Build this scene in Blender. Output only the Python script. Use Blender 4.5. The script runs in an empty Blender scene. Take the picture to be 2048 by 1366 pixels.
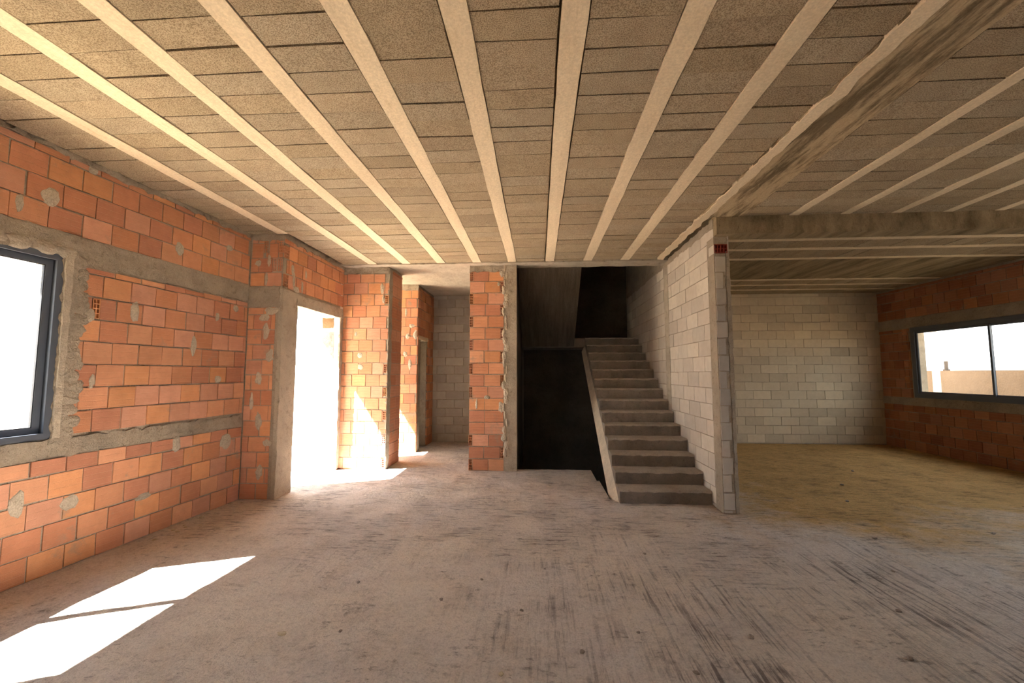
import bpy, math, random
from mathutils import Vector, Matrix, noise

random.seed(11)
R = random.Random(5)
SC = bpy.context.scene
COL = SC.collection
H = 3.5
HT = H+.036      # walls reach up into the topping
FRONT = ((-4.6, -4.05, 0, HT), (-4.05, -3.7, 2.1, HT), (-3.7, 8.2, 0, HT))

# ------------------------------------------------------------------ materials
def new_mat(name):
    m = bpy.data.materials.new(name); m.use_nodes = True
    nt = m.node_tree; b = nt.nodes['Principled BSDF']
    b.inputs['Roughness'].default_value = .92
    b.inputs['Specular IOR Level'].default_value = .15
    return m, nt, b

class NG:
    """small helper to chain shader nodes"""
    def __init__(s, nt): s.nt = nt
    def n(s, t, **kw):
        nd = s.nt.nodes.new(t)
        for k, v in kw.items():
            if k.startswith('i_'):
                key = k[2:]
                nd.inputs[int(key) if key.isdigit() else key.replace('_', ' ')].default_value = v
            else: setattr(nd, k, v)
        return nd
    def l(s, a, b): s.nt.links.new(a, b)
    def noise(s, vec, scale, detail=4, rough=.6, sc=(1, 1, 1)):
        mp = s.n('ShaderNodeMapping'); mp.inputs['Scale'].default_value = sc
        s.l(vec, mp.inputs['Vector'])
        nd = s.n('ShaderNodeTexNoise'); nd.inputs['Scale'].default_value = scale
        nd.inputs['Detail'].default_value = detail; nd.inputs['Roughness'].default_value = rough
        s.l(mp.outputs[0], nd.inputs['Vector']); return nd.outputs['Fac']
    def ramp(s, fac, a, b, ca=(0, 0, 0, 1), cb=(1, 1, 1, 1)):
        r = s.n('ShaderNodeValToRGB'); e = r.color_ramp.elements
        e[0].position = a; e[0].color = ca; e[1].position = b; e[1].color = cb
        s.l(fac, r.inputs[0]); return r.outputs['Color']
    def mix(s, fac, a, b, mode='MIX'):
        m = s.n('ShaderNodeMix', data_type='RGBA', blend_type=mode)
        for src, key in ((fac, 0), (a, 6), (b, 7)):
            if hasattr(src, 'links'): s.l(src, m.inputs[key])
            elif key == 0: m.inputs[0].default_value = src
            else: m.inputs[key].default_value = (*src, 1) if len(src) == 3 else src
        return m.outputs[2]
    def math(s, op, a, b=None):
        m = s.n('ShaderNodeMath', operation=op)
        for i, v in enumerate((a, b)):
            if v is None: continue
            if hasattr(v, 'links'): s.l(v, m.inputs[i])
            else: m.inputs[i].default_value = v
        return m.outputs[0]
    def bump(s, h, strength, dist, bsdf, prev=None):
        b = s.n('ShaderNodeBump'); b.inputs['Strength'].default_value = strength
        b.inputs['Distance'].default_value = dist
        s.l(h, b.inputs['Height'])
        if prev is not None: s.l(prev, b.inputs['Normal'])
        s.l(b.outputs[0], bsdf.inputs['Normal']); return b.outputs[0]
    def pos(s): return s.n('ShaderNodeTexCoord').outputs['Object']

def lin(r, g, b):
    f = lambda c: (c/255/12.92) if c/255 <= .04045 else ((c/255+.055)/1.055)**2.4
    return (f(r), f(g), f(b))

def concrete_mat(name, ca, cb, grain=60., patch=2.2, bump=.6, sc=(1, 1, 1), dark=(.6, .58, .55)):
    m, nt, b = new_mat(name); g = NG(nt); p = g.pos()
    n1 = g.noise(p, patch, 6, .65, sc); n2 = g.noise(p, grain, 3, .7); n3 = g.noise(p, patch*6, 5, .7, sc)
    c = g.mix(g.ramp(n1, .35, .68), ca, cb)
    c = g.mix(g.ramp(n3, .55, .75), c, dark, 'MULTIPLY')
    c = g.mix(g.math('MULTIPLY', g.ramp(n2, .35, .6), .35), c, (.55, .53, .5), 'MULTIPLY')
    g.l(c, b.inputs['Base Color'])
    h = g.math('ADD', g.math('MULTIPLY', n3, 2.), n2)
    g.bump(h, bump, .012, b)
    return m

def masonry_mat(name, mortar, smear, smear_amt, grooves, grain, tint_amp=.12):
    """per-unit colour attribute + horizontal extrusion grooves + mortar smears"""
    m, nt, b = new_mat(name); g = NG(nt); p = g.pos()
    at = g.n('ShaderNodeAttribute', attribute_name='Col')
    c = at.outputs['Color']
    n1 = g.noise(p, 9, 5, .65); n2 = g.noise(p, grain, 3, .7); n3 = g.noise(p, 2.3, 7, .7)
    c = g.mix(g.math('MULTIPLY', g.ramp(n1, .35, .7), tint_amp*3), c, (.62, .58, .55), 'MULTIPLY')
    c = g.mix(g.math('MULTIPLY', g.ramp(n3, smear, smear+.1), smear_amt), c, mortar)
    h = n2
    if grooves:
        uv = g.n('ShaderNodeUVMap', uv_map='UVMap').outputs[0]
        sx = g.n('ShaderNodeSeparateXYZ'); g.l(uv, sx.inputs[0])
        fr = g.math('FRACT', g.math('MULTIPLY', sx.outputs['Y'], 4.0))
        d = g.math('ABSOLUTE', g.math('SUBTRACT', fr, .5))
        ln = g.ramp(d, .02, .07, (1, 1, 1, 1), (0, 0, 0, 1))
        c = g.mix(g.math('MULTIPLY', ln, .2), c, (.85, .55, .36))
        h = g.math('SUBTRACT', n2, g.math('MULTIPLY', ln, .5))
    g.l(c, b.inputs['Base Color'])
    g.bump(h, .55, .006, b)
    return m

M = {}
M['mortar'] = concrete_mat('mortar', lin(186, 172, 152), lin(160, 148, 132), 90, 3, .9)
M['dab'] = concrete_mat('mortar_dab', lin(214, 200, 178), lin(190, 178, 160), 70, 7, .8, (1, 1, 1), (.8, .78, .75))
M['concrete'] = concrete_mat('cast_concrete', lin(196, 183, 164), lin(168, 157, 140), 80, 2.0, .7)
M['rough_concrete'] = concrete_mat('rough_concrete', lin(172, 154, 124), lin(112, 98, 76), 70, 2.2, 1.0, (2.2, .35, 1))
def stain_mat():
    m, nt, b = new_mat('stained_formed_concrete'); g = NG(nt); p = g.pos()
    a = g.noise(p, 3.0, 8, .68, (2.6, .42, 1)); c2 = g.noise(p, 5, 7, .7, (2.4, .3, 1)); f = g.noise(p, 70, 3, .7)
    c = g.mix(g.ramp(a, .44, .56), lin(190, 169, 136), lin(122, 106, 82))
    c = g.mix(g.math('MULTIPLY', g.ramp(c2, .54, .62), .6), c, lin(96, 83, 62))
    c = g.mix(g.math('MULTIPLY', g.ramp(f, .4, .6), .3), c, (.6, .57, .52), 'MULTIPLY')
    g.l(c, b.inputs['Base Color']); g.bump(g.math('ADD', g.math('MULTIPLY', a, 2.0), f), .9, .012, b)
    return m
M['stained_concrete'] = stain_mat()
M['pale_concrete'] = concrete_mat('pale_joist_concrete', lin(232, 214, 184), lin(216, 198, 169), 60, 1.2, .25, (3, .6, 1), (.84, .82, .78))
M['stair_concrete'] = concrete_mat('stair_concrete', lin(150, 141, 130), lin(122, 114, 105), 120, 3.5, .9)
M['shaded_concrete'] = concrete_mat('shade_darkened_concrete', lin(104, 96, 86), lin(80, 74, 66), 60, 2, .6)  # darkened copy: the shaft's lack of light is put into the colour
M['tread_dust'] = concrete_mat('dusty_tread', lin(206, 195, 180), lin(180, 169, 154), 120, 5, 1.0)
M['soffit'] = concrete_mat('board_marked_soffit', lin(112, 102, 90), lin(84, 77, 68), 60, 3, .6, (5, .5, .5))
M['brick'] = masonry_mat('hollow_clay_brick', lin(150, 138, 120), .60, .75, True, 120)
M['block'] = masonry_mat('grey_concrete_block', lin(176, 166, 150), .58, .45, False, 90, .10)
M['ceil_block'] = masonry_mat('ceiling_infill_block', lin(190, 170, 140), .66, .4, False, 170, .14)
# coarse speckle for ceiling blocks
def speckle(m, scale, dark, amt, bump):
    nt = m.node_tree; g = NG(nt); b = nt.nodes['Principled BSDF']
    src = b.inputs['Base Color'].links[0].from_socket
    n = g.noise(g.pos(), scale, 2, .6)
    c = g.mix(g.math('MULTIPLY', g.ramp(n, .40, .56, (1, 1, 1, 1), (0, 0, 0, 1)), amt), src, dark, 'MULTIPLY')
    g.l(c, b.inputs['Base Color']); g.bump(n, bump, .01, b)
speckle(M['ceil_block'], 150, (.40, .36, .31), .8, .6)

def floor_mat():
    m, nt, b = new_mat('dusty_screed'); g = NG(nt); p = g.pos()
    big = g.noise(p, .55, 5, .6); mid = g.noise(p, 2.6, 8, .74); fine = g.noise(p, 70, 4, .8); grit = g.noise(p, 24, 5, .75)
    gx = g.noise(p, 7, 8, .72, (.55, 4.2, 1)); gy = g.noise(p, 7, 6, .66, (4.5, .22, 1))
    sx = g.n('ShaderNodeSeparateXYZ'); g.l(p, sx.inputs[0])
    # raked along the depth in the foreground, across the room farther in
    yv = g.math('ADD', sx.outputs['Y'], g.math('MULTIPLY', g.math('SUBTRACT', g.noise(p, .9, 5, .65), .5), 5.0))
    xw = g.math('ADD', sx.outputs['X'], g.math('MULTIPLY', g.math('SUBTRACT', mid, .5), 3.0))
    far = g.ramp(g.math('DIVIDE', yv, 10.0), .34, .42)
    rake = g.math('MULTIPLY', g.ramp(g.math('DIVIDE', g.math('ADD', xw, 5.0), 10.0), .42, .58), g.ramp(g.noise(p, 1.3, 5, .7), .36, .60))
    gro = g.mix(far, gy, gx)
    amt = g.mix(far, rake, g.ramp(g.noise(p, 1.9, 5, .7), .38, .60))
    c = g.mix(g.ramp(big, .38, .62), lin(240, 225, 207), lin(234, 223, 215))
    # floor colour turns ochre towards the room on the right
    both = g.math('MULTIPLY', g.ramp(g.math('DIVIDE', xw, 10.0), .17, .30), g.ramp(g.math('DIVIDE', yv, 10.0), .38, .54))
    c = g.mix(g.math('MULTIPLY', both, .9), c, lin(232, 186, 112))
    c = g.mix(g.math('MULTIPLY', g.ramp(mid, .46, .66), .5), c, (.68, .64, .61), 'MULTIPLY')
    c = g.mix(g.math('MULTIPLY', g.math('MULTIPLY', g.ramp(gro, .51, .60), .9), amt), c, (.34, .31, .31), 'MULTIPLY')
    dirt = g.math('MULTIPLY', g.ramp(g.noise(p, 1.25, 9, .76), .58, .66), g.ramp(grit, .38, .60))
    c = g.mix(g.math('MULTIPLY', dirt, .75), c, (.34, .30, .27), 'MULTIPLY')
    pit = g.math('MULTIPLY', g.ramp(g.noise(p, 13, 4, .7, (.7, 1.5, 1)), .57, .66), g.ramp(g.noise(p, 1.6, 4, .7), .42, .62))
    c = g.mix(g.math('MULTIPLY', pit, .7), c, (.38, .34, .32), 'MULTIPLY')
    c = g.mix(g.math('MULTIPLY', g.ramp(grit, .50, .64), .34), c, (.58, .54, .51), 'MULTIPLY')
    c = g.mix(g.math('MULTIPLY', g.ramp(fine, .46, .62), .36), c, (.52, .49, .46), 'MULTIPLY')
    g.l(c, b.inputs['Base Color'])
    h = g.math('ADD', g.math('MULTIPLY', g.math('MULTIPLY', gro, amt), -1.6), g.math('ADD', g.math('MULTIPLY', mid, 1.2), g.math('ADD', g.math('MULTIPLY', fine, .4), g.math('SUBTRACT', g.math('MULTIPLY', grit, .7), g.math('MULTIPLY', pit, .5)))))
    g.bump(h, 1.0, .045, b)
    return m
M['floor'] = floor_mat()

def plain(name, col, rough=.6, metal=0., spec=.4, bump=0, scale=40):
    m, nt, b = new_mat(name)
    b.inputs['Base Color'].default_value = (*col, 1); b.inputs['Roughness'].default_value = rough
    b.inputs['Metallic'].default_value = metal; b.inputs['Specular IOR Level'].default_value = spec
    g = NG(nt); n = g.noise(g.pos(), scale, 4, .6)
    c = g.mix(g.math('MULTIPLY', n, .18), col, (.6, .6, .6), 'MULTIPLY'); g.l(c, b.inputs['Base Color'])
    if bump: g.bump(n, bump, .01, b)
    return m
M['aluminium'] = plain('grey_aluminium', lin(92, 99, 110), .38, .2, .5, 0, 12)
M['gasket'] = plain('black_gasket', lin(28, 28, 30), .6)
M['white_plaster'] = plain('white_plaster', lin(236, 230, 222), .9, 0, .1, .2)
M['cream_plaster'] = plain('cream_plaster', lin(222, 200, 150), .9, 0, .1, .2)
M['sand'] = concrete_mat('sandy_ground', lin(214, 196, 168), lin(196, 178, 150), 40, 1.2, .5)
M['beige_wall'] = concrete_mat('beige_boundary_render', lin(138, 122, 108), lin(122, 106, 92), 30, 1.5, .3, (1, 1, 1), (.9, .88, .85))
M['stone_panel'] = concrete_mat('pink_stone_panel', lin(196, 172, 166), lin(158, 134, 130), 60, 12, .4)
M['brown_board'] = concrete_mat('stained_board', lin(150, 122, 92), lin(120, 96, 72), 60, 9, .4)
M['stone'] = concrete_mat('rubble_stone', lin(176, 162, 148), lin(140, 127, 116), 60, 9, .6)
M['flake'] = concrete_mat('plaster_flake', lin(222, 206, 176), lin(200, 182, 150), 60, 9, .3)
M['dark_metal'] = plain('dark_post_metal', lin(60, 52, 50), .6)

def glass_mat(name, tint):
    m = bpy.data.materials.new(name); m.use_nodes = True
    nt = m.node_tree; nt.nodes.clear(); g = NG(nt)
    out = g.n('ShaderNodeOutputMaterial'); tr = g.n('ShaderNodeBsdfTransparent'); gl = g.n('ShaderNodeBsdfGlossy')
    tr.inputs[0].default_value = (*tint, 1); gl.inputs['Roughness'].default_value = .03
    fr = g.n('ShaderNodeLayerWeight'); fr.inputs[0].default_value = .5
    fac = g.math('ADD', g.math('MULTIPLY', g.math('POWER', fr.outputs['Facing'], 5.0), .5), .02)
    mx = g.n('ShaderNodeMixShader'); g.l(fac, mx.inputs[0]); g.l(tr.outputs[0], mx.inputs[1]); g.l(gl.outputs[0], mx.inputs[2])
    g.l(mx.outputs[0], out.inputs[0]); return m
M['glass'] = glass_mat('clear_window_glass', (.985, .99, .99))
M['tinted_glass'] = glass_mat('light_dimming_glass', (.82, .78, .72))  # tint added to dim the view outside and warm the incoming light

# ------------------------------------------------------------------ mesh builder
class MB:
    def __init__(s): s.v = []; s.f = []; s.m = []; s.c = []; s.uv = []; s.mats = []
    def mi(s, key):
        if key not in s.mats: s.mats.append(key)
        return s.mats.index(key)
    def face(s, pts, mat, col=(1, 1, 1), uv=None):
        i = len(s.v); s.v += [tuple(p) for p in pts]
        s.f.append(tuple(range(i, i+len(pts)))); s.m.append(s.mi(mat)); s.c.append(col)
        s.uv.append(uv or [(0, 0)]*len(pts))
    def hexa(s, q, mat, col=(1, 1, 1), skip=(), uvf=None):
        # q: 8 corners, 0-3 front (ccw seen from the front), 4-7 back
        fs = {'front': (0, 1, 2, 3), 'back': (5, 4, 7, 6), 'bottom': (4, 5, 1, 0), 'top': (3, 2, 6, 7), 'u0': (4, 0, 3, 7), 'u1': (1, 5, 6, 2)}
        for k, idx in fs.items():
            if k in skip: continue
            s.face([q[i] for i in idx], mat, col, uvf if k == 'front' else None)
    def box(s, x0, x1, y0, y1, z0, z1, mat, col=(1, 1, 1)):
        q = [(x0, y0, z0), (x1, y0, z0), (x1, y0, z1), (x0, y0, z1), (x0, y1, z0), (x1, y1, z0), (x1, y1, z1), (x0, y1, z1)]
        s.hexa(q, mat, col)
    def build(s, name, parent=None, smooth=False, loc=None):
        me = bpy.data.meshes.new(name)
        off = Vector(loc) if loc else Vector((0, 0, 0))
        vs = [tuple(Vector(p)-off) for p in s.v] if loc else s.v
        me.from_pydata(vs, [], s.f)
        for k in s.mats: me.materials.append(M[k])
        me.polygons.foreach_set('material_index', s.m)
        ca = me.color_attributes.new('Col', 'FLOAT_COLOR', 'CORNER')
        uvl = me.uv_layers.new(name='UVMap')
        cd = []; ud = []
        for fi, f in enumerate(s.f):
            for k in range(len(f)):
                cd += [*s.c[fi], 1.0]; ud += list(s.uv[fi][k])
        ca.data.foreach_set('color', cd); uvl.data.foreach_set('uv', ud)
        if smooth: me.polygons.foreach_set('use_smooth', [True]*len(s.f))
        me.validate(); me.update()
        o = bpy.data.objects.new(name, me); COL.objects.link(o)
        if loc: o.location = off
        if parent:
            o.parent = parent
            if loc: o.location = off - parent.location
        return o

def tag(o, label=None, cat=None, group=None, kind=None):
    if label: o['label'] = label
    if cat: o['category'] = cat
    if group: o['group'] = group
    if kind: o['kind'] = kind
    return o
def empty(name, loc):
    o = bpy.data.objects.new(name, None); COL.objects.link(o); o.location = loc; o.empty_display_size = .1; return o
def fbm(p, sc, oct=4):
    return noise.fractal(Vector(p)*sc, 1.0, 2.1, oct, noise_basis='PERLIN_ORIGINAL')

class Face:
    """a vertical wall face: origin at floor, u runs to the right seen from the front, n looks at the viewer"""
    def __init__(s, x, y, ux, uy):
        s.o = Vector((x, y, 0)); s.u = Vector((ux, uy, 0)).normalized(); s.n = Vector((s.u.y, -s.u.x, 0))
    def p(s, u, v, d=0.): return s.o + s.u*u + Vector((0, 0, v)) + s.n*d
    def slab(s, mb, u0, u1, v0, v1, d0, d1, mat, col=(1, 1, 1)):
        q = [s.p(u0, v0, d1), s.p(u1, v0, d1), s.p(u1, v1, d1), s.p(u0, v1, d1), s.p(u0, v0, d0), s.p(u1, v0, d0), s.p(u1, v1, d0), s.p(u0, v1, d0)]
        mb.hexa(q, mat, col)
    def cslab(s, mb, u0, u1, v0, v1, d0, d1, mat, cuts, depth=.16):
        '''slab whose front skin leaves room for open brick cells'''
        s.slab(mb, u0, u1, v0, v1, d0, d1-depth, mat)
        rects = [(u0, u1, v0, v1)]
        for c in cuts: rects = rsub(rects, c)
        for (a, b, c, d) in rects: s.slab(mb, a, b, c, d, d1-depth, d1, mat)

def rsub(rects, x):
    out = []
    for (a, b, c, d) in rects:
        e, f, g_, h = x
        if f <= a or e >= b or h <= c or g_ >= d: out.append((a, b, c, d)); continue
        if e > a: out.append((a, e, c, d))
        if f < b: out.append((f, b, c, d))
        m0, m1 = max(a, e), min(b, f)
        if g_ > c: out.append((m0, m1, c, g_))
        if h < d: out.append((m0, m1, h, d))
    return out

BR = [lin(212, 152, 116), lin(206, 144, 108), lin(218, 160, 124), lin(200, 138, 106), lin(212, 156, 128), lin(196, 136, 108), lin(218, 156, 112)]
def brick_col(r):
    c = r.choice(BR); k = r.uniform(.88, 1.08)
    if r.random() < .05: k *= .87
    return tuple(min(1, x*k) for x in c)
GB = [lin(206, 197, 184), lin(200, 190, 177), lin(211, 202, 188), lin(194, 185, 173)]
def block_col(r):
    c = r.choice(GB); k = r.uniform(.93, 1.05); return tuple(x*k for x in c)

def bricks(mb, F, reg, holes=(), base=0., bw=.243, bh=.2, gap=.012, shift=0., mat='brick', colf=brick_col, r=R, jit=.0025, prot=(.002, .009), vj=.015, thin=.0):
    u0, u1, v0, v1 = reg
    k0 = int(math.floor((v0-base)/bh)); row = k0
    while base+row*bh < v1-1e-4:
        a, b = base+row*bh, base+(row+1)*bh
        off = shift + (bw*.5 if row % 2 else 0) + r.uniform(-vj, vj)
        u = u0 - ((u0-off) % bw) - bw*0
        edges = []
        while u < u1:
            edges.append(u); u += bw*r.uniform(.985, 1.015)
        edges.append(u)
        for i in range(len(edges)-1):
            rects = [(max(edges[i], u0), min(edges[i+1], u1), max(a, v0), min(b, v1))]
            if rects[0][1]-rects[0][0] < .03: continue
            for h in holes: rects = rsub(rects, h)
            col = colf(r); pd = r.uniform(*prot)
            for (e, f, c, d) in rects:
                if f-e < .035 or d-c < .03: continue
                gl, gr = gap*r.uniform(.25, .7), gap*r.uniform(.25, .7)
                gb = gap*r.uniform(.3, .8)
                e2, f2, c2, d2 = e+gl, f-gr, c+gb, d-gb
                J = lambda: r.uniform(-jit, jit)
                fr = [F.p(e2+J(), c2+J(), pd+J()*.6), F.p(f2+J(), c2+J(), pd+J()*.6), F.p(f2+J(), d2+J(), pd+J()*.6), F.p(e2+J(), d2+J(), pd+J()*.6)]
                bk = [F.p(e2, c2, -.015), F.p(f2, c2, -.015), F.p(f2, d2, -.015), F.p(e2, d2, -.015)]
                va, vb = (c2-a)/bh, (d2-a)/bh
                mb.hexa(fr+bk, mat, col, ('back',), [((e2-edges[i])/bw, va), ((f2-edges[i])/bw, va), ((f2-edges[i])/bw, vb), ((e2-edges[i])/bw, vb)])
        row += 1

def hollow(mb, F, u0, u1, v0, v1, nu, nv, pd=.008, depth=.14, web=.007, r=R, col=None):
    """open end of a hollow brick: webs around nu x nv deep cells"""
    col = col or brick_col(r)
    def axis(a, b, n):
        w = (b-a-web*(n+1))/n; xs = []; x = a
        for i in range(n): xs += [(x, x+web, 0), (x+web, x+web+w, 1)]; x += web+w
        xs.append((x, b, 0)); return xs
    for (a, b, ha) in axis(u0, u1, nu):
        for (c, d, hb) in axis(v0, v1, nv):
            if ha and hb:
                f = [F.p(a, c, pd), F.p(b, c, pd), F.p(b, d, pd), F.p(a, d, pd)]; k = [F.p(a, c, pd-depth), F.p(b, c, pd-depth), F.p(b, d, pd-depth), F.p(a, d, pd-depth)]
                mb.face(k, 'brick', col)
                for i in range(4):
                    j = (i+1) % 4; mb.face([f[i], k[i], k[j], f[j]][::-1], 'brick', col)
            else:
                mb.face([F.p(a, c, pd), F.p(b, c, pd), F.p(b, d, pd), F.p(a, d, pd)], 'brick', col)

def rough(mb, F, u0, u1, v0, v1, d=.012, amp=.012, res=.04, edge=.012, mat='mortar', seed=0, back=-.02):
    """cast or trowelled slab with an uneven face and ragged outline"""
    nu = max(1, int((u1-u0)/res)); nv = max(1, int((v1-v0)/res)); P = []
    for j in range(nv+1):
        for i in range(nu+1):
            u = u0+(u1-u0)*i/nu; v = v0+(v1-v0)*j/nv
            du = dv = 0.
            if i in (0, nu): du = edge*fbm((u*3+seed, v*3, 1), 4)*1.6
            if j in (0, nv): dv = edge*fbm((u*3+seed, v*3, 7), 4)*1.6
            dd = d + amp*fbm((u+seed*3.1, v, seed), 6, 5)
            P.append((u+du, v+dv, dd))
    g = lambda i, j: P[j*(nu+1)+i]
    for j in range(nv):
        for i in range(nu):
            mb.face([F.p(*g(i, j)), F.p(*g(i+1, j)), F.p(*g(i+1, j+1)), F.p(*g(i, j+1))], mat)
    def side(a, b):
        A, B = F.p(*a), F.p(*b); C_, D = F.p(b[0], b[1], back), F.p(a[0], a[1], back)
        mb.face([B, A, D, C_], mat)
    for i in range(nu): side(g(i, 0), g(i+1, 0)); side(g(i+1, nv), g(i, nv))
    for j in range(nv): side(g(0, j+1), g(0, j)); side(g(nu, j), g(nu, j+1))

def blob(mb, F, u, v, ru, rv, h=.02, seed=0, mat='dab'):
    """dab of mortar pressed on the wall"""
    n, m = 14, 4; rings = []
    for k in range(m+1):
        t = k/m; ring = []
        for i in range(n):
            a = 2*math.pi*i/n; w = 1+.35*fbm((math.cos(a)+seed, math.sin(a), seed*.7), 1.5)
            rr = math.sin(t*math.pi/2)*w
            dd = h*math.cos(t*math.pi/2)*(1+.4*fbm((u+rr*math.cos(a), v+rr*math.sin(a), seed), 14)) - .004*t
            ring.append(F.p(u+ru*rr*math.cos(a), v+rv*rr*math.sin(a), dd+.004))
        rings.append(ring)
    for k in range(m):
        for i in range(n):
            j = (i+1) % n
            if k == 0: mb.face([rings[0][0], rings[1][i], rings[1][j]], mat)
            else: mb.face([rings[k][i], rings[k+1][i], rings[k+1][j], rings[k][j]], mat)

# ------------------------------------------------------------------ left wall with its window
# the wall runs slightly askew: it leaves the corner (-3.865, 5.2) and drifts out towards the viewer
LW_LEN = 7.85
LD = Vector((.05, 1, 0)).normalized()
LO = Vector((-3.865, 5.2, 0)) - LD*LW_LEN
FL = Face(LO.x, LO.y, LD.x, LD.y)          # u grows with depth, n points to +x
def lu(y): return (y-LO.y)/LD.y            # depth y -> u on the left wall
mb = MB()
wu0, wu1, wz0, wz1 = lu(1.50), lu(3.15), 1.09, 2.605   # clear hole for the frame
for (a, b, c, d) in ((0, wu0, 0, HT), (wu1, LW_LEN+.15, 0, HT), (wu0, wu1, 0, wz0), (wu0, wu1, wz1, HT)):
    FL.cslab(mb, a, b, c, d, -.27, -.004, 'mortar', [(lu(3.38), lu(3.44), 2.11, 2.29)])
ex = [(wu0-.14, wu1+.10, wz0-.02, wz1+.02), (lu(3.38), lu(3.44), 2.10, 2.30)]
bricks(mb, FL, (0, LW_LEN, 2.80, 3.46), base=2.80, shift=.06)
bricks(mb, FL, (0, LW_LEN, 1.10, 2.56), ex, base=1.10, shift=.02)
bricks(mb, FL, (0, LW_LEN, 0, .93), ex, base=0, shift=.10)
hollow(mb, FL, lu(3.38), lu(3.44), 2.11, 2.29, 2, 4, r=R)
# dabs and filled joints
rb = random.Random(3)
for (y, z, ru, rv) in ((3.02, 3.06, .07, .07), (4.18, 2.98, .055, .07), (3.75, 2.22, .045, .10), (4.42, 1.93, .04, .12), (4.72, 2.31, .035, .06), (4.78, 1.55, .05, .05),
                       (3.32, .53, .07, .06), (3.95, .40, .09, .035), (4.28, .86, .06, .09), (4.95, .78, .10, .10), (2.98, .62, .05, .09), (3.42, 1.55, .03, .07),
                       (3.36, 2.13, .05, .06), (2.83, 2.93, .03, .07), (5.0, 2.45, .05, .05), (4.85, 3.2, .05, .04), (3.3, 3.43, .04, .04)):
    blob(mb, FL, lu(y), z, ru, rv, .014, y*3.7)
rough(mb, FL, 0, LW_LEN, 3.455, 3.5, .012, .02, .05, .03, seed=4)
# rough making-good round the frame
rough(mb, FL, wu1, wu1+.05, wz0, wz1, .028, .004, .03, .006, 'dab', 8)
rough(mb, FL, wu1, wu1+.10, wz0-.05, wz1+.05, .014, .010, .03, .02, seed=9)
for k in range(16):
    z = 1.12+k*.097; blob(mb, FL, wu1+.11+rb.uniform(-.02, .05), z, rb.uniform(.05, .09), rb.uniform(.05, .08), .016, k*1.3, 'mortar')
for k in range(10):
    blob(mb, FL, wu1+.02-k*.16, wz1+.03, .09, .06, .022, k*2.1+40)
wall_left = tag(mb.build('wall_left'), 'orange hollow-brick wall with a grey mortar band above and below the grey-framed window', kind='structure')
mb = MB(); rough(mb, FL, 0, LW_LEN, 2.575, 2.80, .008, .016, .05, .012, seed=1)
tag(mb.build('lintel_band', wall_left), 'grey concrete lintel band')
mb = MB(); rough(mb, FL, 0, LW_LEN, .935, 1.08, .012, .016, .05, .016, seed=2)
tag(mb.build('sill_band', wall_left), 'grey concrete sill band')

def frame_ring(mb, F, u0, u1, v0, v1, w, d0, d1, mat):
    F.slab(mb, u0, u1, v0, v0+w, d0, d1, mat); F.slab(mb, u0, u1, v1-w, v1, d0, d1, mat)
    F.slab(mb, u0, u0+w, v0+w, v1-w, d0, d1, mat); F.slab(mb, u1-w, u1, v0+w, v1-w, d0, d1, mat)

def window(name, F, u0, u1, v0, v1, um, label, fw=.055, sw=.05, d=.0, glass='glass'):
    root = empty(name, F.p((u0+u1)/2, v0, d)); tag(root, label, kind='structure')
    def put(nm, m): 
        o = m.build(nm); o.parent = root; o.matrix_parent_inverse = Matrix.Translation(-root.location); return o
    m = MB(); frame_ring(m, F, u0, u1, v0, v1, fw, d-.075, d, 'aluminium')
    frame_ring(m, F, u0+fw-.012, u1-fw+.012, v0+fw-.012, v1-fw+.012, .012, d-.07, d-.016, 'gasket'); put('frame', m)
    for k, (a, b, dd) in enumerate(((u0+fw, um+.025, -.018), (um-.025, u1-fw, -.040))):
        m = MB(); frame_ring(m, F, a, b, v0+fw, v1-fw, sw, d+dd-.028, d+dd, 'aluminium')
        frame_ring(m, F, a+sw-.002, b-sw+.002, v0+fw+sw-.002, v1-fw-sw+.002, .008, d+dd-.024, d+dd-.004, 'gasket'); s = put('sash', m)
        m = MB(); F.slab(m, a+sw-.01, b-sw+.01, v0+fw+sw-.01, v1-fw-sw+.01, d+dd-.018, d+dd-.014, glass)
        g = m.build('pane'); g.parent = s
    return root
window('window_1', FL, wu0, wu1, wz0, wz1, lu(2.31), 'grey aluminium sliding window in the brick wall beside the sunlit floor', .05, .048, .006)

# ------------------------------------------------------------------ the corner return and the door wall
DX = -3.40; RY = 5.22
FRt = Face(-3.90, RY, 1, 0)                    # faces the viewer
mb = MB()
FRt.cslab(mb, -.35, .492, 0, HT, -.33, -.004, 'mortar', [(.355, .415, 2.985, 3.16), (.43, .6, 2.985, 3.16), (.225, .285, 3.24, 3.40), (.43, .6, 3.24, 3.40)])
w = -3.90-DX
cells = [(.355, .415, 2.985, 3.16), (.43, .49, 2.985, 3.16), (.225, .285, 3.24, 3.40), (.43, .49, 3.24, 3.40)]
bricks(mb, FRt, (.05, .495, 2.78, 3.42), [(a-.006, b+.006, c, d+.01) for a, b, c, d in cells], base=2.77, bw=.24, shift=.02)
bricks(mb, FRt, (.04, .42, 0, 2.50), base=.0, bw=.24, shift=.02)
for c_ in cells: hollow(mb, FRt, *c_, 2, 4, .012)
for k, (u, v, a, b) in enumerate(((.29, .35, .05, .10), (.25, 1.0, .05, .12), (.38, .72, .06, .05), (.22, 1.55, .05, .08), (.36, 1.85, .06, .09), (.30, 2.18, .05, .12), (.27, 2.36, .08, .06), (.14, 1.25, .03, .12), (.36, 2.45, .1, .05), (.15, 3.1, .06, .05), (.30, 3.13, .03, .09), (.27, 2.88, .02, .09))):
    blob(mb, FRt, u, v, a, b, .012, k*1.7+3)
rough(mb, FRt, .02, .50, 3.42, 3.5, .012, .02, .04, .03, seed=12)
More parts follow.
